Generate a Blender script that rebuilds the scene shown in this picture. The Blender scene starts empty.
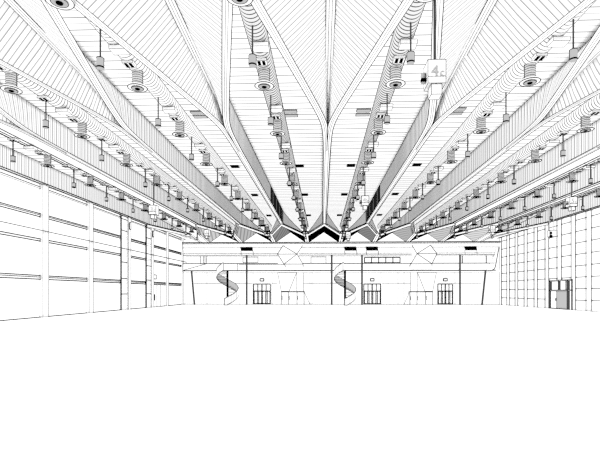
import bpy, math, random
from mathutils import Vector
random.seed(4)
PI = math.pi
S = bpy.context.scene
COL = S.collection
F = 450.0                     # focal length in pixels of the 600 px frame
EYE = 1.88
YAW = math.radians(1.9)        # the camera is turned slightly to the left
PX = 307.0                    # optical axis in the frame
CA, SA = math.cos(YAW), math.sin(YAW)

# ------------------------------------------------------------------ render / view
S.view_settings.view_transform = 'Standard'
S.view_settings.look = 'None'
S.view_settings.gamma = 1.0
S.view_settings.exposure = EXPO = 0.35
S.view_settings.use_curve_mapping = False
cy = S.cycles
cy.max_bounces = 40; cy.diffuse_bounces = 40; cy.glossy_bounces = 4
cy.transparent_max_bounces = 32; cy.transmission_bounces = 8
cy.use_denoising = False
cy.use_fast_gi = True; cy.fast_gi_method = 'REPLACE'; cy.ao_bounces_render = 1; cy.ao_bounces = 1
cy.sample_clamp_indirect = 0
cy.pixel_filter_type = 'BLACKMAN_HARRIS'; cy.filter_width = 1.4

# ------------------------------------------------------------------ world: even overcast white sky
w = bpy.data.worlds.new('sky'); S.world = w; w.use_nodes = True
bg = w.node_tree.nodes['Background']
bg.inputs[0].default_value = (1, 1, 1, 1); bg.inputs[1].default_value = 1.0
w.light_settings.distance = 0.25; w.light_settings.ao_factor = 1.0

# ------------------------------------------------------------------ materials
def flat(name, v, alb=None):
    m = bpy.data.materials.new(name); m.use_nodes = True
    nt = m.node_tree; nt.nodes.clear()
    o = nt.nodes.new('ShaderNodeOutputMaterial'); d = nt.nodes.new('ShaderNodeBsdfDiffuse')
    n = nt.nodes.new('ShaderNodeTexNoise'); n.inputs['Scale'].default_value = 3.0
    mr = nt.nodes.new('ShaderNodeMapRange')
    mr.inputs['To Min'].default_value = v * 0.99; mr.inputs['To Max'].default_value = v
    nt.links.new(n.outputs[0], mr.inputs[0]); nt.links.new(mr.outputs[0], d.inputs['Color'])
    nt.links.new(d.outputs[0], o.inputs[0])
    return m

def stripes(name, direc, spacing, a, p, base=0.98, ink=0.0, second=0.0, band=1.0, wmax=0.95):
    """profiled sheet metal: fold lines every `spacing` metres along `direc`,
    line share of the pitch a*(Y/30)^p, so far stretches are folded with heavier lines"""
    m = bpy.data.materials.new(name); m.use_nodes = True
    nt = m.node_tree; nt.nodes.clear(); N = nt.nodes.new; L = nt.links.new
    def M(op, x, y=None, z=None):
        n = N('ShaderNodeMath'); n.operation = op
        for i, q in enumerate((x, y, z)):
            if q is None: continue
            if isinstance(q, (int, float)): n.inputs[i].default_value = q
            else: L(q, n.inputs[i])
        return n.outputs[0]
    g = N('ShaderNodeNewGeometry')
    d = N('ShaderNodeVectorMath'); d.operation = 'DOT_PRODUCT'
    L(g.outputs['Position'], d.inputs[0]); d.inputs[1].default_value = Vector(direc).normalized()
    sp = N('ShaderNodeSeparateXYZ'); L(g.outputs['Position'], sp.inputs[0])
    u = M('DIVIDE', d.outputs['Value'], spacing)
    fr = M('FRACT', u)
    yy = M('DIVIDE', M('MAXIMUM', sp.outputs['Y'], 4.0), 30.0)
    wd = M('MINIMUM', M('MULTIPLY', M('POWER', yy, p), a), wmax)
    l1 = M('LESS_THAN', fr, wd)
    tot = l1
    if second:
        f2 = M('FRACT', M('ADD', u, 0.5))
        tot = M('MAXIMUM', tot, M('LESS_THAN', f2, M('MULTIPLY', wd, second)))
    bnd = M('MULTIPLY', M('GREATER_THAN', fr, 0.5), 1.0 - band)
    val = M('SUBTRACT', base, M('MULTIPLY', bnd, base))
    col = M('ADD', M('MULTIPLY', M('SUBTRACT', 1.0, tot), val), M('MULTIPLY', tot, ink))
    b = N('ShaderNodeBsdfDiffuse'); L(col, b.inputs['Color'])
    o = N('ShaderNodeOutputMaterial'); L(b.outputs[0], o.inputs[0])
    return m

def glass(name):
    m = bpy.data.materials.new(name); m.use_nodes = True
    nt = m.node_tree; nt.nodes.clear()
    t = nt.nodes.new('ShaderNodeBsdfTransparent'); g = nt.nodes.new('ShaderNodeBsdfGlossy')
    g.inputs['Roughness'].default_value = 0.25
    mx = nt.nodes.new('ShaderNodeMixShader'); o = nt.nodes.new('ShaderNodeOutputMaterial')
    mx.inputs[0].default_value = 0.04; nt.links.new(t.outputs[0], mx.inputs[1])
    nt.links.new(g.outputs[0], mx.inputs[2]); nt.links.new(mx.outputs[0], o.inputs[0])
    return m

WHITE = flat('white_paint', 0.98)
INK = flat('black_edge', 0.0)
DARK = flat('dark_metal', 0.06)
GREY = flat('grey_metal', 0.45)
MID = flat('light_grey_metal', 0.45)
PALE = flat('pale_metal', 0.62)
GLASS = glass('clear_glass')

# ------------------------------------------------------------------ mesh builder
class MB:
    def __init__(s, origin=(0, 0, 0)):
        s.o = Vector(origin); s.v = []; s.f = []; s.m = []; s.mats = []
    def mi(s, mat):
        if mat not in s.mats: s.mats.append(mat)
        return s.mats.index(mat)
    def add(s, pts, faces, mat):
        b = len(s.v); k = s.mi(mat)
        s.v += [Vector(p) - s.o for p in pts]
        for f in faces:
            s.f.append([b + i for i in f]); s.m.append(k)
    def poly(s, pts, mat=WHITE, px=0):
        s.add(pts, [list(range(len(pts)))], mat)
        if px: s.pline(pts, px, True)
    def line(s, p, q, px, mat=None):
        p = Vector(p); q = Vector(q); d = q - p
        if d.length < 1e-6: return
        d.normalize()
        up = Vector((0, 0, 1)) if abs(d.z) < 0.9 else Vector((1, 0, 0))
        a = d.cross(up).normalized(); b = d.cross(a).normalized()
        pts = []
        for c in (p, q):
            r = px * 1.25 * max(c.y, 4.0) / F * 0.5
            pts += [c + a * r, c + b * r, c - a * r, c - b * r]
        s.add(pts, [(0, 1, 5, 4), (1, 2, 6, 5), (2, 3, 7, 6), (3, 0, 4, 7), (3, 2, 1, 0), (4, 5, 6, 7)], mat or INK)
    def pline(s, pts, px, closed=False, mat=None):
        n = len(pts)
        for i in range(n if closed else n - 1): s.line(pts[i], pts[(i + 1) % n], px, mat)
    def box(s, x0, x1, y0, y1, z0, z1, px=0.5, mat=WHITE):
        P = [(x, y, z) for z in (z0, z1) for y in (y0, y1) for x in (x0, x1)]
        s.add(P, [(0, 2, 3, 1), (4, 5, 7, 6), (0, 1, 5, 4), (2, 6, 7, 3), (0, 4, 6, 2), (1, 3, 7, 5)], mat)
        if px:
            for i, j in ((0,1),(1,3),(3,2),(2,0),(4,5),(5,7),(7,6),(6,4),(0,4),(1,5),(2,6),(3,7)):
                s.line(P[i], P[j], px)
    def ring(s, c, r, px, n=20, mat=None):
        c = Vector(c)
        pts = [c + Vector((math.cos(2*PI*i/n)*r, math.sin(2*PI*i/n)*r, 0)) for i in range(n)]
        s.pline(pts, px, True, mat)
    def cyl(s, c, r0, r1, z0, z1, n=20, px=0.5, mat=WHITE, caps=True, capmat=None):
        cx, cyy = c
        lo = [(cx + math.cos(2*PI*i/n)*r0, cyy + math.sin(2*PI*i/n)*r0, z0) for i in range(n)]
        hi = [(cx + math.cos(2*PI*i/n)*r1, cyy + math.sin(2*PI*i/n)*r1, z1) for i in range(n)]
        s.add(lo + hi, [(i, (i+1) % n, n + (i+1) % n, n + i) for i in range(n)], mat)
        if caps:
            s.add(lo, [list(range(n))[::-1]], capmat or mat); s.add(hi, [list(range(n))], mat)
        if px:
            s.pline(lo, px, True); s.pline(hi, px, True)
    def tube(s, p, q, r, n=12, mat=WHITE):
        p = Vector(p); q = Vector(q); d = (q - p).normalized()
        up = Vector((0, 0, 1)) if abs(d.z) < 0.9 else Vector((1, 0, 0))
        a = d.cross(up).normalized(); b = d.cross(a).normalized()
        A = [p + a*math.cos(2*PI*i/n)*r + b*math.sin(2*PI*i/n)*r for i in range(n)]
        B = [x + (q - p) for x in A]
        s.add(A + B, [(i, (i+1) % n, n + (i+1) % n, n + i) for i in range(n)] + [list(range(n))[::-1], list(range(n, 2*n))], mat)
    def build(s, name, parent=None):
        me = bpy.data.meshes.new(name)
        me.from_pydata([tuple(v) for v in s.v], [], s.f)
        for m in s.mats: me.materials.append(m)
        me.polygons.foreach_set('material_index', s.m)
        me.update()
        ob = bpy.data.objects.new(name, me); COL.objects.link(ob)
        if parent: ob.parent = parent
        else: ob.location = s.o
        return ob

def thing(name, loc, label, cat, group=None):
    o = bpy.data.objects.new(name, None); COL.objects.link(o)
    o.location = loc; o.empty_display_size = 0.3
    o['label'] = label; o['category'] = cat
    if group: o['group'] = group
    return o
def tag(o, label, cat, group=None):
    o['label'] = label; o['category'] = cat
    if group: o['group'] = group
    return o
def struct(o, label, cat):
    o['kind'] = 'structure'; o['label'] = label; o['category'] = cat
    return o
def copy_tree(o, loc, label):
    c = o.copy(); COL.objects.link(c); c.location = loc; c['label'] = label
    for ch in o.children:
        d = ch.copy(); COL.objects.link(d); d.parent = c
        for g in ch.children:
            e = g.copy(); COL.objects.link(e); e.parent = d
    return c
def proj(x, y, z):
    d = y*CA - x*SA
    return PX + F*(x*CA + y*SA)/d, 292 - F*(z - EYE)/d
ORD = ['first', 'second', 'third', 'fourth', 'fifth', 'sixth', 'seventh', 'eighth', 'ninth', 'tenth', 'eleventh', 'twelfth']

# ------------------------------------------------------------------ dimensions
XL, XR = -20.8, 26.1
Y0, YB = -2.0, 67.5            # open front (behind the viewer), back wall
ZF = EYE + 8.0                 # underside of the roof beams
ZD = EYE + 9.4                 # roof deck
SP = [0.28 + 5*k for k in range(-4, 6)]; SP[0] = XL + 0.2; SP[-1] = XR - 0.2
HW = 0.2                       # half width of a beam
YFE = 25.5                     # where the fork begins to open
YFA, YFM = 21.5, 11.3          # front fold: apex, where neighbouring folds meet
YBA, YBM = 52.5, 62.0          # back fold
ZP, ZG = EYE + 9.0, EYE + 7.5  # back gable peak and foot
def spread(y):
    if y < YFM: return 2.5 - HW
    if y < YFE:
        u, c, u1 = YFA - y, 1.3, YFA - YFM
        so = lambda q: (math.sqrt(q*q + c*c) + q) / 2
        return (2.5 - HW) * (so(u) - so(YFA - YFE)) / (so(u1) - so(YFA - YFE))
    if y < YBA: return 0.0
    if y < YBM: return (2.5 - HW) * (y - YBA) / (YBM - YBA)
    return 2.5 - HW

# ------------------------------------------------------------------ floor
m = MB(); m.box(XL - 0.4, XR + 0.4, Y0, YB + 0.4, -0.3, 0, 0)
m.line((XL + 0.02, 8, 0.02), (XL + 0.02, YB, 0.02), 0.9)
m.line((XR - 0.02, 8, 0.01), (XR - 0.02, YB, 0.01), 0.3)
struct(m.build('floor'), 'wide bare white hall floor', 'floor')

# ------------------------------------------------------------------ ceiling deck: one profiled deck, a strip in each bay
DS = 0.12                      # the deck edge hardly follows the fork
DECK = stripes('deck_sheet', (0, 1, 0), 0.72, 0.17, 1.3, second=0.45, ink=0.25, wmax=0.24)
m = MB()
YFS = [YFM, 13, 15, 17, 18.5, 19.5, 20.5, 21, 21.5, 22, 22.5, 23, 24, YFE]
ysl = [Y0] + YFS + [40, YBA, YB]
for k in range(len(SP) - 1):
    a, b = SP[k], SP[k+1]
    lft = [(min(a + HW + DS * (spread(y) if y < 40 else 0), (a+b)/2), y, ZD) for y in ysl]
    rgt = [(max(b - HW - DS * (spread(y) if y < 40 else 0), (a+b)/2), y, ZD) for y in ysl]
    n = len(ysl)
    m.add(lft + rgt, [(i, i+1, n+i+1, n+i) for i in range(n-1)], DECK)
struct(m.build('ceiling'), 'white profiled roof deck between the beams', 'ceiling')

# ------------------------------------------------------------------ beams
CH = (2.5 - HW) / (YFA - YFM)
FOLD_L = stripes('fold_sheet_left', (.3, 1, 0), 0.42, 0.20, 1.0, second=0.75, band=0.82, ink=0.35)
FOLD_R = stripes('fold_sheet_right', (-.3, 1, 0), 0.42, 0.20, 1.0, second=0.75, band=0.82, ink=0.35)
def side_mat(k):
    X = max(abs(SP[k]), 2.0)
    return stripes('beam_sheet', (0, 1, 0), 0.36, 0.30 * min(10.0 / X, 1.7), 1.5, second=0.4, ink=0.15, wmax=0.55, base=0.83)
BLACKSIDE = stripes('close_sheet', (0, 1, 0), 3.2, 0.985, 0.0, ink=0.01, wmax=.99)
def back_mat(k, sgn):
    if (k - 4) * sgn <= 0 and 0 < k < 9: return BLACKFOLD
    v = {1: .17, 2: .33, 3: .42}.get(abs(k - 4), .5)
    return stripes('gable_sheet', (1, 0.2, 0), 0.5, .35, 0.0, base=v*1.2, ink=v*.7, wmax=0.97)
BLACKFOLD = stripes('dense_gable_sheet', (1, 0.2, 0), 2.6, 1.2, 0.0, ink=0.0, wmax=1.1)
BN = ['against the left glazed wall', 'second from the left wall', 'third from the left wall', 'fourth from the left wall',
      'on the middle line of the hall', 'first right of the middle', 'second right of the middle', 'third right of the middle',
      'fourth right of the middle', 'against the right wall']
for k, x0 in enumerate(SP):
    first, last = k == 0, k == len(SP) - 1
    sides = [s for s in (-1, 1) if not (first and s < 0) and not (last and s > 0)]
    root = thing('roof_beam', (x0, 30, ZF), 'white folded roof beam ' + BN[k] + ', forked ends', 'beam', 'folded roof beams')
    O = (x0, 30, ZF)
    # ---- bottom flange: a strip down the middle, forked at both ends
    m = MB(O)
    m.poly([(x0-HW, YFE, ZF), (x0+HW, YFE, ZF), (x0+HW, YBA, ZF), (x0-HW, YBA, ZF)])
    for dx, px in ((-HW, .7), (-HW*.45, .35), (HW*.45, .35), (HW, .7)):
        m.line((x0+dx, YFE, ZF), (x0+dx, YBA, ZF), px)
    for s in sides:
        W2 = 0.30
        def P(y, off, z=ZF): return (x0 + s*max(spread(y) + HW - off, 0.0), y, z)
        for ya, yb in list(zip(YFS[1:], YFS)) + [(YFM, Y0), (YBA, YBM)]:
            m.poly([P(ya, 0), P(ya, W2), P(yb, W2), P(yb, 0)])
            for off, px in ((0, .6), (.12, .3), (.2, .3), (W2, .6)):
                m.line(P(ya, off), P(yb, off), px)
            # upstand of the chord, so the strip is a real flange
            m.poly([P(ya, W2), P(yb, W2), P(yb, W2, ZF + .12), P(ya, W2, ZF + .12)])
        # deep front edge of the back fork
        m.poly([P(YBA, W2, ZF), P(YBM, W2, ZF), P(YBM, W2, ZF - .3), P(YBA, W2, ZF - .3)])
        m.line(P(YBA, W2, ZF - .3), P(YBM, W2, ZF - .3), .4)
        m.poly([P(YBM, 0), P(YBM, W2), P(YB, W2, ZG), P(YB, 0, ZG)])
        m.line(P(YBM, W2), P(YB, W2, ZG), .5); m.line(P(YBM, 0), P(YB, 0, ZG), .4)
    m.build('bottom_flange', root)
    # ---- corrugated side panels up to the deck
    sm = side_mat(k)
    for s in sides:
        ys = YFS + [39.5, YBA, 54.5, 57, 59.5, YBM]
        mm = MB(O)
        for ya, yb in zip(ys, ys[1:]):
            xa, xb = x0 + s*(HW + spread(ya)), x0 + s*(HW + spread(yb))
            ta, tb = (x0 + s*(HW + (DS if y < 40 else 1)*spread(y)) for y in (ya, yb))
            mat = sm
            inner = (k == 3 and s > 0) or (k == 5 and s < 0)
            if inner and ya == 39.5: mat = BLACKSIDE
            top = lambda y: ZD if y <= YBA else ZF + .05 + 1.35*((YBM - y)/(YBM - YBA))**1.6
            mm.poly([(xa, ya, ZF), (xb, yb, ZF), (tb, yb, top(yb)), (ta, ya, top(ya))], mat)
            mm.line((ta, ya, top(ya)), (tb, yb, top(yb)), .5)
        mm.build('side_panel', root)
    # ---- front fold: sheets from the two chords up to a ridge
    RZ = lambda y: EYE + (9.36 if y < YFM else (8.75 + .61*(YFA - y)/(YFA - YFM) if y < YFA else 8.0 + .75*max(24.0 - y, 0)/2.5))
    YR = [y for y in YFS if y <= 24.0]
    for s in sides:
        mm = MB(O)
        fm = FOLD_L if s < 0 else FOLD_R
        c = lambda y: (x0 + s*max(spread(y) + HW - .30, 0.0), y, ZF)
        for ya, yb in list(zip(YR, YR[1:])) + [(Y0, YFM)]:
            mm.poly([(x0, ya, RZ(ya)), (x0, yb, RZ(yb)), c(yb)], fm); mm.poly([(x0, ya, RZ(ya)), c(yb), c(ya)], fm)
        mm.build('fold_sheet', root)
    mm = MB(O)
    for ya, yb in list(zip(YR[:-2], YR[1:-2])) + [(Y0, YFM)]:
        for dx, px in ((-.15, .42), (-.05, .25), (.05, .25), (.15, .42)):
            mm.line((x0+dx, ya, RZ(ya) - .16), (x0+dx, yb, RZ(yb) - .16), px)
        mm.poly([(x0-.15, ya, RZ(ya)-.15), (x0+.15, ya, RZ(ya)-.15), (x0+.15, yb, RZ(yb)-.15), (x0-.15, yb, RZ(yb)-.15)])
    mm.build('ridge', root)
    # ---- back fold
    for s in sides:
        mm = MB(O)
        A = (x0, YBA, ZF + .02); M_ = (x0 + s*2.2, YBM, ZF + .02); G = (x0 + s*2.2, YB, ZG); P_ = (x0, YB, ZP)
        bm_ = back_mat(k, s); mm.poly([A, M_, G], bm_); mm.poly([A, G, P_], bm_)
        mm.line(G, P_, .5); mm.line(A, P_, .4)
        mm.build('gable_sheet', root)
# side closing of the roof above the walls and over the gables
# ------------------------------------------------------------------ gable windows in the zigzag above the back wall
nwin = [0]
def window(label, name_cat='window'):
    nwin[0] += 1
    o = bpy.data.objects.new('window_%d' % nwin[0], None); COL.objects.link(o)
    struct(o, label, name_cat); return o
for k, x0 in enumerate(SP):
    xa = XL if k == 0 else x0 - 2.2
    xb = XR if k == len(SP)-1 else x0 + 2.2
    wn = window('triangular gable window above the back wall, %s from the left' % ORD[k])
    m = MB(); m.poly([(xa, YB + .05, ZG - .05), (xb, YB + .05, ZG - .05), (x0, YB + .05, ZP)], GLASS)
    m.build('pane', wn)
    m = MB()
    m.line((xa, YB, ZG), (xb, YB, ZG), .5)
    m.build('frame', wn)

# ------------------------------------------------------------------ left wall: glazed bays between posts
LP = [13.1, 19.7, 26.3, 32.9, 39.5, 46.1, 52.7, 59.4, 66.0]
m = MB()
UP = stripes('upper_wall_sheet', (0, 1, 0), 0.36, 0.12, 1.5, second=0.4, ink=0.15, wmax=0.6)
m.poly([(XL, Y0, 9.83), (XL, YB, 9.83), (XL, YB, 12), (XL, Y0, 12)], UP)
m.box(XL - .1, XL + .12, Y0, YB, 9.83, 10.17, 0)
m.line((XL + .12, 8, 9.83), (XL + .12, YB, 9.83), .7); m.line((XL + .12, 8, 10.17), (XL + .12, YB, 10.17), .6)
m.box(XL - .15, XL - .02, Y0, LP[0], 0, 9.83, 0)
struct(m.build('wall_left'), 'left hall wall with a white header beam over large glazed bays', 'wall')
for i, (ya, yb) in enumerate(zip(LP, LP[1:])):
    wn = window('tall glazed bay in the left wall, %s from the front' % ORD[i])
    m = MB(); m.poly([(XL - .05, ya, 0), (XL - .05, yb, 0), (XL - .05, yb, 9.83), (XL - .05, ya, 9.83)], GLASS)
    m.build('pane', wn)
    m = MB()
    for z0, z1, h in ((9.5, 9.63, .05), (7.42, 7.66, .75), (5.63, 5.80, .4), (2.82, 3.10, .75)):
        m.box(XL - .08, XL + .03, ya, yb, z0, z1, 0)
        e = XL + .04
        m.line((e, ya, z1), (e, yb, z1), .75 if h > .1 else .6)
        m.line((e, ya, z0), (e, yb, z0), .75 if h > .1 else .3)
        if h > .5: m.line((e, ya, (z0+z1)/2 + .02), (e, yb, (z0+z1)/2 + .02), .5)
    m.build('transom', wn)
pn = 0
for i, y in enumerate(LP):
    lean = (i == 5 or i == 6)
    o = (XL, y, 0)
    t = thing('facade_post', o, 'white flat post of the left glazed wall, %s from the front' % ORD[i], 'post', 'posts of the left glazed wall')
    m = MB(o)
    y0, y1 = (y - .35, y + .35) if not lean else (y + 1.15, y + 1.75)
    m.box(XL - .1, XL + .22, y0, y1, 0, 9.83, 0)
    for yy, px in ((y0, .32), (y1, .5)): m.line((XL + .22, yy, 0), (XL + .22, yy, 9.83), px)
    m.line((XL + .02, y1 + .01, 0), (XL + .02, y1 + .01, 9.83), .3)
    m.build('shaft', t)
    if lean:
        m = MB(o); m.box(XL - .1, XL + .08, y - .4, y + 1.15, 0, 9.83, 0)
        m.line((XL + .09, y - .4, 0), (XL + .09, y - .4, 9.83), .8); m.line((XL + .09, y - .2, 0), (XL + .09, y - .2, 9.83), .5)
        for z in (9.5, 8.3, 5.0, 3.3, 1.67): m.line((XL + .09, y - .4, z), (XL + .09, y + 1.15, z), .6)
        m.build('jointed_panel', t)
        m = MB(o); m.box(XL + .22, XL + .3, y + 1.3, y + 1.6, 8.6, 9.3, .5)
        m.build('bracket', t)
m = MB((XL + .3, 40, 6.38)); m.tube((XL + .3, 12, 6.38), (XL + .3, YB - .1, 6.38), .035, 8)
m.line((XL + .34, 12, 6.38), (XL + .34, YB - .1, 6.38), .55)
for y in LP: m.box(XL + .2, XL + .3, y - .05, y + .05, 6.33, 6.43, 0)
tag(m.build('wall_pipe'), 'thin pipe running level along the left wall in front of its posts', 'pipe')
# small door near the back of the left wall
def door_empty(n, label):
    o = bpy.data.objects.new('door_%d' % n, None); COL.objects.link(o); struct(o, label, 'door'); return o
dl = door_empty(1, 'narrow white door near the far end of the left wall')
m = MB(); m.box(XL - .02, XL + .06, 54.5, 57.1, 0, 2.8, .45); m.line((XL + .08, 55.9, 0), (XL + .08, 55.9, 2.8), .3); m.build('leaf', dl)
m = MB(); m.box(XL + .06, XL + .16, 54.8, 55.1, .85, 1.6, 0, DARK); m.build('handle', dl)
m = MB((XL + .08, 55.1, 3.6)); m.box(XL + .04, XL + .12, 54.6, 55.6, 3.5, 4.0, .6)
tag(m.build('exit_sign'), 'small blank sign plate above the door in the left wall', 'sign')

# ------------------------------------------------------------------ right wall: close grid of posts and panels
RP = [44.75 + 2.72*i for i in range(-4, 9)]
m = MB()
m.poly([(XR, Y0, 9.83), (XR, YB, 9.83), (XR, YB, 12), (XR, Y0, 12)], UP)
m.box(XR - .12, XR + .1, Y0, YB, 9.83, 10.1, 0)
m.line((XR - .12, 8, 9.83), (XR - .12, YB, 9.83), .7); m.line((XR - .12, 8, 10.1), (XR - .12, YB, 10.1), .4)
m.box(XR + .02, XR + .15, Y0, RP[0], 0, 9.83, 0)
struct(m.build('wall_right'), 'right hall wall, a close grid of white posts and panels', 'wall')
for i, (ya, yb) in enumerate(zip(RP, RP[1:])):
    isdoor = ya > 47 and yb < 53.4
    wn = window('narrow panelled window bay in the right wall, %s from the front' % ORD[i] if i < 12 else 'last narrow window bay of the right wall')
    zb = 3.2 if isdoor else 0
    m = MB(); m.poly([(XR + .05, ya, zb), (XR + .05, yb, zb), (XR + .05, yb, 9.83), (XR + .05, ya, 9.83)], GLASS)
    m.build('pane', wn)
    m = MB()
    z = 1.05
    while z < 9.6:
        if z > zb:
            m.box(XR - .01, XR + .06, ya, yb, z - .03, z + .03, 0); m.line((XR - .02, ya, z), (XR - .02, yb, z), .5)
        z += 1.17
    yv = ya + .75
    m.box(XR - .01, XR + .06, yv - .03, yv + .03, zb, 9.83, 0); m.line((XR - .02, yv, zb), (XR - .02, yv, 9.83), .3)
    m.build('glazing_bar', wn)
for i, y in enumerate(RP):
    o = (XR, y, 0)
    if abs(y - 50.19) < .1: zb = 3.2
    else: zb = 0
    m = MB(o); m.box(XR - .08, XR + .1, y - .36, y + .36, zb, 9.83, 0)
    m.line((XR - .08, y - .36, zb), (XR - .08, y - .36, 9.83), .55); m.line((XR - .08, y + .36, zb), (XR - .08, y + .36, 9.83), .4)
    tag(m.build('wall_post'), 'slim white post of the right wall grid, %s from the front' % (ORD[i] if i < 12 else ('thirteenth', 'fourteenth')[i-12]), 'post', 'posts of the right wall grid')
dr = door_empty(2, 'double door with dark frame and transom panes in the right wall')
ya, yb = 47.61, 52.49
m = MB()
for y0, y1, z0, z1 in ((ya, ya+.22, 0, 3.2), (yb-.35, yb, 0, 3.2), (50.28, 50.49, 2.1, 3.2), (48.90, 49.02, 2.1, 3.2), (48.43, 48.69, 0, 3.2)):
    m.box(XR - .12, XR + .08, y0, y1, z0, z1, 0, DARK if y1 - y0 > .15 else GREY)
m.box(XR - .12, XR + .08, ya, yb, 3.08, 3.2, .3, GREY); m.box(XR - .12, XR + .08, ya, yb, 2.02, 2.12, .3, MID)
m.build('frame', dr)
m = MB(); m.box(XR - .05, XR + .03, 48.69, 50.85, .05, 2.02, .5, MID); m.build('leaf', dr)
m = MB(); m.box(XR - .05, XR + .03, 50.85, 52.13, .05, 2.02, .5, WHITE); m.build('leaf', dr)
m = MB(); m.box(XR - .11, XR - .05, 50.95, 51.06, .9, 1.2, 0, DARK); m.build('handle', dr)
m = MB(); m.poly([(XR + .02, ya, 2.1), (XR + .02, yb, 2.1), (XR + .02, yb, 3.1), (XR + .02, ya, 3.1)], GLASS)
m.build('pane', dr)

# ------------------------------------------------------------------ back wall, gallery
def bx(px, y):
    u = (px - PX) / F
    return y * (u*CA - SA) / (CA + u*SA)
def bz(py, y): return EYE + (292 - py) * y / F
m = MB(); m.box(XL - .2, XR + .2, YB, YB + .25, 0, ZG, 0)
m.line((XL, YB - .02, .01), (XR, YB - .02, .01), .28)
z = bz(283.3, YB)
for a, b in ((194, 252), (272, 277), (304, 362), (382, 411), (453, 481)):
    m.line((bx(a, YB), YB - .01, z), (bx(b, YB), YB - .01, z), .3)
for a in (207, 253, 272, 312, 381, 398, 404, 418, 424, 432, 455):
    m.line((bx(a, YB), YB - .01, 0), (bx(a, YB), YB - .01, bz(271, YB)), .2)
# back of gallery
for a, b, c, d in ((243, 258, 257, 262.5), (200.5, 203.5, 255.5, 264), (205, 206.5, 255.5, 264), (311, 326, 257, 264), (462, 462.4, 256, 264), (486, 486.4, 256, 264)):
    m.pline([(bx(a, YB), YB - .02, bz(d, YB)), (bx(b, YB), YB - .02, bz(d, YB)), (bx(b, YB), YB - .02, bz(c, YB)), (bx(a, YB), YB - .02, bz(c, YB))], .35, True)
struct(m.build('wall_back'), 'far end wall behind and below the gallery', 'wall')
# dark framed window strip on the gallery
wn = window('dark framed strip window on the gallery right of the centre')
m = MB(); x0, x1, z0, z1 = bx(364.5, YB), bx(400, YB), bz(262.8, YB), bz(257.6, YB)
m.pline([(x0, YB-.03, z0), (x1, YB-.03, z0), (x1, YB-.03, z1), (x0, YB-.03, z1)], .7, True)
for i in range(1, 5): m.line((x0 + (x1-x0)*i/5, YB-.03, z0), (x0 + (x1-x0)*i/5, YB-.03, z1), .7)
m.build('frame', wn)
m = MB(); m.poly([(x0, YB-.02, z0), (x1, YB-.02, z0), (x1, YB-.02, z1), (x0, YB-.02, z1)], WHITE); m.build('pane', wn)

YM = 66.0
GX0, GX1 = bx(182.5, YM), bx(500, YM)
gal = thing('gallery', (0, YM, 4.9), 'white gallery spanning the far end wall, with parapet, sloping fascia and black louvres', 'gallery')
O = (0, YM, 4.9)
zt, zf, zp, zs = bz(242.4, YM), bz(255, YM), bz(263.4, YM), bz(270.9, YM)
# the fascia and parapet stop at two faceted bays
FB = [(277.5, 303), (411.5, 437)]
m = MB(O)
m.box(GX0, GX1, YM, YB, zs - .12, zs + .12, 0)
m.line((GX0, YM, zs), (bx(493, YM), YM, zs), .22); 
m.build('floor_slab', gal)
m = MB(O)
m.box(GX0, bx(496, YM), YM, YM + .15, zs, zp, 0)
segs = [(182.5, 278), (303, 411), (432, 496)]
for a, b in segs: m.line((bx(a, YM), YM - .01, zp), (bx(b, YM), YM - .01, zp), .6)
m.line((bx(183, YM), YM - .02, zs + .1), (bx(207, YM), YM - .02, zp), .35)
m.line((bx(237.5, YM), YM - .02, zs), (bx(237.5, YM), YM - .02, zp), .3); m.line((bx(239, YM), YM - .02, bz(264.5, YM)), (bx(284, YM), YM - .02, bz(264.5, YM)), .3)
m.build('parapet', gal)
m = MB(O)
yt = YM - .25
m.poly([(GX0, yt, zt), (GX1, yt, zt), (bx(498.5, YM), YM + .2, zf), (GX0, YM + .2, zf)])
m.poly([(GX0, YM + .2, zf), (bx(498.5, YM), YM + .2, zf), (bx(498.5, YM), YB, zf), (GX0, YB, zf)])
m.poly([(GX0, yt, zt), (GX1, yt, zt), (GX1, YB, zt), (GX0, YB, zt)])
m.line((GX0, yt - .02, zt), (GX1, yt - .02, zt), .7); m.line((GX0, yt - .02, zt - .18), (GX1, yt - .02, zt - .18), .4)
zz = bz(247.6, YM)
m.line((GX0, YM - .12, zz), (GX1 - .2, YM - .12, zz), .22)
for a, b in ((182.5, 278), (299, 412), (437, 498)):
    m.line((bx(a, YM), YM + .16, zf), (bx(b, YM), YM + .16, zf), .4)
    m.line((bx(a, YM), YM + .1, zf + .25), (bx(b, YM), YM + .1, zf + .25), .25)
m.build('fascia', gal)
m = MB(O)   # slanted right end cheek
pts = [(500, 241.5), (495.3, 267), (494, 269.5), (491, 271), (486, 271), (494.5, 256), (497.5, 243)]
m.poly([(bx(a, YM), YM - .05, bz(b, YM)) for a, b in pts], WHITE)
m.pline([(bx(a, YM), YM - .06, bz(b, YM)) for a, b in pts[:5]], .6)
m.line((bx(494.5, YM), YM - .06, zp), (bx(487, YM), YM - .06, zp), .4)
m.poly([(bx(a, YM), YM - .05, bz(b, YM)) for a, b in pts[:2]] + [(bx(495.3, YM), YB, bz(267, YM)), (bx(500, YM), YB, bz(241.5, YM))])
m.build('end_cheek', gal)
for n, (a, b) in enumerate(((240.5, 252.5), (344, 356), (365.5, 377.5), (464, 476))):
    m = MB(O)
    q = [(a, 247), (b, 247), (b + .6, 250.8), (a + .9, 250.8)]
    m.poly([(bx(x, YM), YM - .2, bz(y, YM)) for x, y in q], INK)
    m.poly([(bx(x, YM), YM - .16, bz(y, YM)) for x, y in q], INK)
    for x in (a, b): m.line((bx(x + .5, YM), YM - .18, bz(250.8, YM)), (bx(x + 1, YM), YM - .05, bz(254.6, YM)), .4)
    ob = m.build('louvre', gal); ob['label'] = 'black louvre opening'
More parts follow.
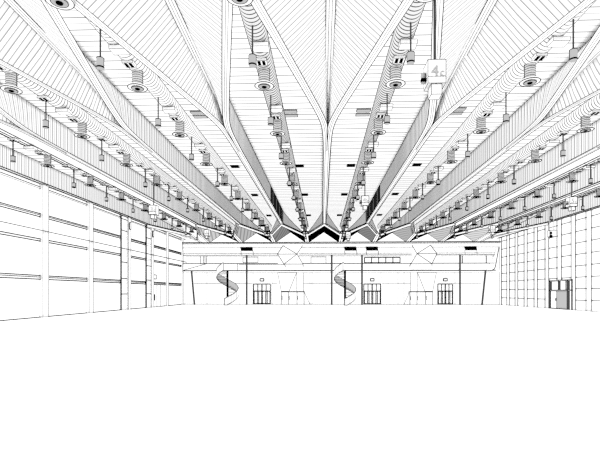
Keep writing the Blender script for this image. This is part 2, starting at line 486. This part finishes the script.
for n, (a, b) in enumerate(FB):
    m = MB(O); s = 1 if n == 0 else -1
    yo = YM - .45
    if n == 0:
        Q = {'tl': (283, 245.5), 'l': (277.5, 254), 'bl': (284, 264), 'br': (303, 264), 'r': (297, 254), 'tr': (302.5, 245.5)}
    else:
        Q = {'tl': (412, 245.5), 'l': (417, 254), 'bl': (411, 264), 'br': (432, 264), 'r': (437, 254), 'tr': (430.5, 245.5)}
    dep = {'tl': YM - .3, 'tr': YM - .3, 'l': YM - .02 if n == 0 else yo, 'r': yo if n == 0 else YM - .02, 'bl': YM - .15, 'br': YM - .15}
    V = {kk: (bx(Q[kk][0], dep[kk]), dep[kk], bz(Q[kk][1], dep[kk])) for kk in Q}
    hub, far = ('r', 'l') if n == 0 else ('l', 'r')
    order = ['tl', 'tr', 'r', 'br', 'bl', 'l']
    i0 = order.index(hub); ring = order[i0:] + order[:i0]
    for i in range(1, 5):
        m.poly([V[hub], V[ring[i]], V[ring[i+1]]], WHITE)
    for e in ring[1:]: m.line(V[hub], V[e], .45)
    for i in range(1, 5):
        if {ring[i], ring[i+1]} != {'tl', 'tr'}: m.line(V[ring[i]], V[ring[i+1]], .5)
    m.poly([V['bl'], V['br'], (V['br'][0], YM - .15, zs + .2), (V['bl'][0], YM - .15, zs + .2)])
    m.line(V['bl'], (V['bl'][0] + s*.3, YM - .15, zp - .5), .4); m.line(V['br'], (V['br'][0], YM - .15, zp - .5), .4)
    m.build('faceted_bay', gal)

# columns under the gallery
def column(px, pb, py0, label, w=.26):
    y = 65.7
    o = (bx(px, y), y, 0)
    m = MB(o)
    p = (bx(px, y), y, bz(py0, y)); q = (bx(pb, y), y, 0)
    n = 12; A = [Vector(p) + Vector((math.cos(2*PI*i/n)*w/2, math.sin(2*PI*i/n)*w/2, 0)) for i in range(n)]
    B = [Vector(q) + Vector((math.cos(2*PI*i/n)*w/2, math.sin(2*PI*i/n)*w/2, 0)) for i in range(n)]
    m.add(A + B, [(i, (i+1) % n, n + (i+1) % n, n + i) for i in range(n)] + [list(range(n)), list(range(n, 2*n))], DARK)
    tag(m.build('column'), label, 'column', 'dark columns carrying the gallery')
column(191.5, 194.5, 270.5, 'slanting dark column at the left end of the gallery')
column(246.7, 246.7, 254.8, 'upright dark column right of the left spiral staircase')
column(331.7, 331.7, 254.8, 'upright dark column just left of the right spiral staircase')
column(362, 362, 254.8, 'upright dark column between right spiral staircase and middle double door')
column(460, 460, 254.8, 'upright dark column right of the rightmost double door')
column(485.6, 482, 270.5, 'slanting dark column at the right end of the gallery')

# double doors in the back wall
for n, (a, b, nm) in enumerate(((253.6, 270.4, 'left'), (363.8, 380.5, 'middle'), (437.8, 452.6, 'right'))):
    d = door_empty(3 + n, '%s glazed double door with transom in the far end wall' % nm)
    x0, x1 = bx(a, YB), bx(b, YB); zt2 = bz(284, YB); zm = bz(291.2, YB)
    yb = YB - .06
    m = MB(); w4 = (x1 - x0) / 4
    m.pline([(x0, yb, 0), (x0, yb, zt2), (x1, yb, zt2), (x1, yb, 0)], .6)
    m.line((x0, yb, zm), (x1, yb, zm), .9)
    for i in (1, 2, 3): m.line((x0 + w4*i, yb, zm), (x0 + w4*i, yb, zt2), .8 if i == 2 else .5)
    m.build('frame', d)
    for s in (0, 1):
        m = MB(); xa = x0 + s*2*w4
        m.poly([(xa, yb + .02, 0), (xa + 2*w4, yb + .02, 0), (xa + 2*w4, yb + .02, zm), (xa, yb + .02, zm)], WHITE)
        for t in (.08, .45, .62, .95): m.line((xa + 2*w4*t, yb, 0), (xa + 2*w4*t, yb, zm), .65)
        m.line((xa, yb, .12), (xa + 2*w4, yb, .12), .9)
        lf = m.build('leaf', d)
    o = (bx((a+b)/2, YB), YB - .1, bz(279.8, YB))
    m = MB(o); m.box(o[0] - .26, o[0] + .26, YB - .14, YB - .02, o[2] - .17, o[2] + .17, .6)
    tag(m.build('exit_sign'), 'small blank sign plate over the %s glazed double door of the end wall' % nm, 'sign', 'sign plates over the end wall doors')

# booths below the faceted bays
for n, s in ((0, 1), (1, -1)):
    y = 66.6
    cx = 292 if n == 0 else 422
    def T(px): return cx + s*(px - 292)
    o = (bx(cx, y), y, 0)
    t = thing('service_booth', o, ('white booth with sloping hood between the left door and right spiral staircase' if n == 0 else 'white booth with low doors left of the rightmost double door'), 'booth')
    def R(px, py, yy=y): return (bx(T(px), yy), yy, bz(py, yy))
    m = MB(o); xs = sorted((bx(T(281.3), y), bx(T(304), y)))
    m.box(xs[0], xs[1], y, YB, 0, bz(291.5, y), .35)
    m.build('cabin', t)
    for a, b in ((281.3, 288.5), (288.5, 297), (297, 304)):
        m = MB(o); x2 = sorted((bx(T(a), y - .05), bx(T(b), y - .05)))
        m.box(x2[0], x2[1], y - .05, y, 0, bz(292, y), .4)
        m.line((x2[0] + .12, y - .07, .7), (x2[0] + .12, y - .07, 1.3), .4)
        m.build('panel_door', t)
    m = MB(o)
    m.poly([R(277.6, 272.6), R(296.5, 272.6), R(289, 291.2), R(281.3, 291.2)], WHITE, .3)
    m.poly([R(296.5, 272.6, y + .02), R(303.5, 272.6, y + .02), R(303.5, 291.2, y + .02), R(289, 291.2, y + .02)], WHITE)
    m.line(R(303.5, 272.6), R(303.5, 291.2), .3); m.line(R(296.8, 272.6), R(296.8, 291.2), .25)
    m.build('hood', t)
    m = MB(o); m.poly([R(304, 291.5), R(304, 304.4), R(310, 304.4)], WHITE, .3); m.line(R(310, 304.4), R(310, 272.6), .25)
    m.build('side_fin', t)

# ------------------------------------------------------------------ spiral stairs
def spiral(px, label):
    yc = 64.3; cx = bx(px, yc); o = (cx, yc, 0)
    t = thing('spiral_staircase', o, label, 'staircase')
    r, H = 1.5, zs + .1
    def pt(th, rr, z): return (cx + math.sin(th)*rr, yc - math.cos(th)*rr, z)
    T0, T1 = math.radians(-5), math.radians(350)
    m = MB(o); m.cyl((cx, yc), .15, .15, 0, H - .05, 12, 0, INK); m.build('pole', t)['label'] = 'black central pole'
    n = 60
    m = MB(o)
    for rr in (r, r + .04):
        q = [(T0 + (T1-T0)*i/n, H*i/n) for i in range(n+1)]
        m.add([pt(th, rr, max(z - .15, 0)) for th, z in q] + [pt(th, rr, z + .95) for th, z in q],
              [(i, i+1, n+1+i+1, n+1+i) for i in range(n)], MID if rr == r else RAIL)
    m.pline([pt(th, r + .04, z + .95) for th, z in q], .55)
    m.pline([pt(th, r + .04, max(z - .15, 0)) for th, z in q], .5)
    m.line(pt(T0, r, 0), pt(T0, r, .95), .7); m.line(pt(T1, r, H-.15), pt(T1, r, H+.95), .4)
    m.build('balustrade', t)
    for i in range(24):
        th, th2, z = T0 + (T1-T0)*i/24, T0 + (T1-T0)*(i+1)/24, H*(i+.5)/24
        m = MB(o)
        A = [pt(th, .14, z), pt(th, r, z), pt(th2, r, z), pt(th2, .14, z)]
        m.poly(A); m.poly([(a, b, c - .05) for a, b, c in A])
        m.pline(A, .3, True)
        m.build('tread', t)
RAIL = stripes('rail_sheet', (1, 0, 0), 0.19, 0.22, 0.0, ink=0.2)
spiral(227.5, 'white spiral staircase with black pole rising to the gallery near the left wall')
spiral(345, 'white spiral staircase with black pole between two dark columns at mid gallery')

# ------------------------------------------------------------------ ducts with diffusers, grilles, boxes and pendants
ROWS = [-17.05, -12.07, -7.10, -2.20, 2.78, 7.78, 12.78, 17.78, 22.78]
DN = ['leftmost duct', 'second duct from left', 'third duct from left', 'duct left of centre',
      'duct right of centre', 'fourth duct from right', 'third duct from right', 'second duct from right', 'rightmost duct']
ZC = EYE + 8.78; RD = 0.34
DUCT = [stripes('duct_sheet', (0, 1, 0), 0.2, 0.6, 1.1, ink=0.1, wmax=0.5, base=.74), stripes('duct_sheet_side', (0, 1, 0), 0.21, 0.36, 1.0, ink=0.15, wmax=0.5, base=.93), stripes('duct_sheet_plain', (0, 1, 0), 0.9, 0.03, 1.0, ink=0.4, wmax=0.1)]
for j, X in enumerate(ROWS):
    ys = 11.6
    o = (X, ys, ZC)
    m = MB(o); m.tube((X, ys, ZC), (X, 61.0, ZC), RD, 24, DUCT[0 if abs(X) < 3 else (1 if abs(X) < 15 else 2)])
    nrm = Vector((ZC - EYE, 0, -X)).normalized()        # side seams
    for s in (-1, 1):
        a = Vector((X, ys, ZC)) + nrm*s*RD; b = Vector((X, 61, ZC)) + nrm*s*RD
        m.line(a, b, .9)
    if abs(X) > 15:
        for an in (-55, -30, -5, 20, 45):
            q = Vector((X, 0, ZC)) + Vector((math.sin(math.radians(an)), 0, -math.cos(math.radians(an))))*RD*1.01
            m.line((q.x, ys, q.z), (q.x, 61, q.z), .75)
    tag(m.build('air_duct'), 'long round ribbed air duct, ' + DN[j], 'duct', 'ribbed air ducts under the roof deck')
YD = [11.95 + 5.16*k for k in range(10)]
def visible(x, y, z):
    a, b = proj(x, y, z); return -12 < a < 612 and -14 < b < 460
counts = {}
def nth(kind, j):
    counts[(kind, j)] = counts.get((kind, j), 0) + 1
    return ORD[counts[(kind, j)] - 1]
ZB = EYE + 7.86
def make_diffuser(o, label, px):
    x, y, z = o
    t = thing('ceiling_diffuser', o, label, 'diffuser', 'round ceiling diffusers')
    m = MB(o); m.cyl((x, y), .2, .2, z + .05, z + .72, 18, 0, PALE)
    for i in range(7): m.ring((x, y, z + .1 + .085*i), .205, px * .35, 14)
    for s in (-1, 1): m.line((x + s*.205, y, z + .05), (x + s*.205, y, z + .66), px*.5)
    m.build('neck', t)
    m = MB(o); m.cyl((x, y), .36, .36, z, z + .05, 22, 0)
    m.ring((x, y, z), .36, px*.7, 22)
    m.build('rim', t)
    m = MB(o); m.cyl((x, y), .23, .2, z - .03, z - .004, 18, 0, GREY, capmat=GREY)
    m.ring((x, y, z - .03), .22, px*.55, 18); m.cyl((x, y), .09, .09, z - .06, z - .031, 12, 0, INK)
    m.build('nozzle', t)['label'] = 'dark round outlet'
    return t
def make_pendant(o, label, px):
    x, y, z = o
    t = thing('pendant_lamp', o, label, 'lamp', 'cylindrical pendant lamps')
    m = MB(o); rr = max(.026, .62*y/F); m.cyl((x, y), rr, rr, z + .3, ZC - RD + .02, 8, 0, DARK); m.build('rod', t)['label'] = 'dark thin rod'
    m = MB(o); m.cyl((x, y), .115, .115, z + .04, z + .32, 16, px*.6, MID)
    for q in (-1, 1): m.line((x + q*.115, y, z + .04), (x + q*.115, y, z + .32), px*.6)
    m.build('housing', t)
    m = MB(o); m.cyl((x, y), .12, .12, z, z + .05, 16, 0, INK, capmat=GREY if y < 25 else INK); m.build('collar', t)
    return t
def make_grille(o, label, px):
    x, y, z = o
    t = thing('duct_grille', o, label, 'grille', 'small grilles under the ducts')
    m = MB(o); m.box(x - .2, x + .2, y - .17, y + .17, z, z + .1, px*.3); m.build('frame', t)
    for s in (-1, 1):
        m = MB(o); m.box(x + s*.085 - .05, x + s*.085 + .05, y - .14, y + .14, z - .02, z, 0, INK); m.build('slot', t)
    return t
def make_box(o, label, px):
    x, y, z = o
    m = MB(o); m.box(x - .28, x + .28, y - .2, y + .2, z, z + .14, px*.35)
    return tag(m.build('junction_box'), label, 'box', 'white boxes under the ducts')
def run(kind, maker, name, dy, z, x_off=0.0, ymax=99, skip_inner=False):
    for k, yd in enumerate(YD):
        y = yd + dy if kind != 'p' else (14.2, 19.3, 24.3, 30.4, 35.1, 40.1, 45.5, 50.7, 55.9, 61.0)[k]
        if y > ymax: continue
        proto = None
        for j, X in enumerate(ROWS):
            if not visible(X + x_off, y, z): continue
            if skip_inner and abs(X) < 10: continue
            label = '%s, %s from front on %s' % (name, nth(kind, j), DN[j])
            xx = X + x_off
            o = (xx, y, z)
            if proto is None: proto = maker(o, label, 1.0)
            else: copy_tree(proto, o, label)
run('d', make_diffuser, 'round white diffuser', 0, ZB)
run('p', make_pendant, 'grey cylinder pendant lamp', 2.55, EYE + 7.17)
run('g', make_grille, 'two-slot grille before diffuser', -0.75, ZC - RD - .08)
run('h', make_grille, 'two-slot grille past diffuser', 2.05, ZC - RD - .08, 0, 60, True)
run('b', make_box, 'flat white box', 3.35, ZC - RD - .15, .12, 60)

# ------------------------------------------------------------------ black slots in the deck
n = 0
SL = {-6.5: 'bay left of the third beam', -1.65: 'bay left of the middle beam', 2.15: 'bay right of the middle beam', 7.0: 'bay right of the first beam past the middle'}
for X in SL:
    for i, y in enumerate((23.6, 33.4, 43.3, 55.0)):
        o = (X, y, ZD - .03)
        m = MB(o)
        if i == 0:
            m.box(X - .35, X + .35, y - .45, y - .1, ZD - .04, ZD, .3, MID); m.box(X - .35, X + .35, y + .1, y + .45, ZD - .04, ZD, .3, MID)
        else: m.box(X - .3, X + .3, y - .2 - .1*i, y + .2 + .1*i, ZD - .05, ZD, 0, INK)
        tag(m.build('ceiling_slot'), '%s deck slot, %s from front, %s' % ('pale double' if i == 0 else 'black', ORD[i], SL[X]), 'vent', 'slots in the roof deck')

# ------------------------------------------------------------------ hanging hall signs
def letters(txt, size, px, py, pz, parent, o):
    cu = bpy.data.curves.new('lettering', 'FONT'); cu.body = txt; cu.size = size; cu.align_x = 'CENTER'; cu.extrude = .004
    tmp = bpy.data.objects.new('lettering_tmp', cu); COL.objects.link(tmp)
    dg = bpy.context.evaluated_depsgraph_get()
    me = bpy.data.meshes.new_from_object(tmp.evaluated_get(dg))
    bpy.data.objects.remove(tmp)
    ob = bpy.data.objects.new('lettering', me); COL.objects.link(ob)
    me.materials.clear(); me.materials.append(GREY)
    ob.parent = parent; ob.rotation_euler = (PI/2, 0, 0); ob.location = (px - o[0], py - o[1], pz - o[2])
    return ob
def sign(X, y, zt, big, small, label, w2=.26, h=.66):
    o = (X, y, zt)
    t = thing('hanging_sign', o, label, 'sign', 'hanging hall signs')
    m = MB(o); m.cyl((X, y), .035, .035, zt, ZC - .2, 8, 0, DARK); m.cyl((X, y), .1, .06, zt, zt + .08, 10, 0, INK); m.build('rod', t)
    m = MB(o); m.box(X - w2, X + w2, y - w2, y + w2, zt - h, zt, .45)
    m.line((X - w2, y - w2 - .01, zt - h*.72), (X + w2, y - w2 - .01, zt - h*.72), .3); m.build('housing', t)
    m = MB(o); m.box(X - .14, X + .14, y - .2, y + .14, zt - h - .28, zt - h, .45); m.build('lower_box', t)
    m = MB(o); m.cyl((X - w2 - .07, y), .07, .07, zt - .52, zt - .26, 10, 0, GREY); m.box(X - w2 - .14, X - w2, y - .1, y + .02, zt - .5, zt - .42, 0, INK); m.build('sensor', t)
    letters(big, 1.75*w2, X - .22*w2, y - w2 - .012, zt - .44, t, o); letters(small, 1.25*w2, X + .58*w2, y - w2 - .012, zt - .44, t, o)
sign(3.03, 12.2, EYE + 6.13, '4', 'c', 'white hanging sign cube reading 4c, large and close, right of the middle', .235, .62)
sign(3.1, 32.6, EYE + 6.88, '4', 'b', 'white hanging sign cube halfway down the duct right of the middle beam')
sign(2.85, 49.0, EYE + 6.5, '4', 'a', 'small far hanging sign cube near the zigzag roof end at the middle')
sign(-12.1, 32.0, EYE + 6.2, '3', 'c', 'white hanging sign cube over the left glazed wall, below the second duct')
sign(-12.5, 48.6, EYE + 6.75, '3', 'a', 'small far hanging sign cube left, in front of the gallery roof')
sign(17.85, 32.8, EYE + 6.75, '5', 'c', 'white hanging sign cube at right, above the wall door')
sign(17.9, 48.0, EYE + 6.95, '5', 'a', 'small far hanging sign cube at right, beside the right end of the gallery')
o = (20.05, 40.0, 7.2)
t = thing('hanging_loudspeaker', o, 'white box with two black balls hung on two rods before the right wall', 'loudspeaker')
m = MB(o); m.box(19.80, 20.40, 39.8, 40.2, 6.7, 7.25, .4); m.build('housing', t)
for zz, rr in ((7.0, .1), (6.7, .13)):
    m = MB(o); m.cyl((19.85, 39.7), rr*.7, rr, zz - rr, zz, 12, 0, INK); m.cyl((19.85, 39.7), rr, rr*.7, zz, zz + rr, 12, 0, INK); m.build('ball', t)
for xx in (19.85, 20.25):
    m = MB(o); m.cyl((xx, 40.0), .03, .03, 7.25, ZF + 1.4, 8, 0, GREY); m.build('rod', t)

# ------------------------------------------------------------------ camera
cam = bpy.data.cameras.new('camera'); co = bpy.data.objects.new('camera', cam); COL.objects.link(co)
co.location = (0, 0, EYE); co.rotation_euler = (PI/2, 0, YAW)
cam.sensor_width = 36; cam.lens = 36*F/600
cam.shift_x = -(PX - 300)/600; cam.shift_y = (292 - 225)/600
cam.clip_end = 500
S.camera = co
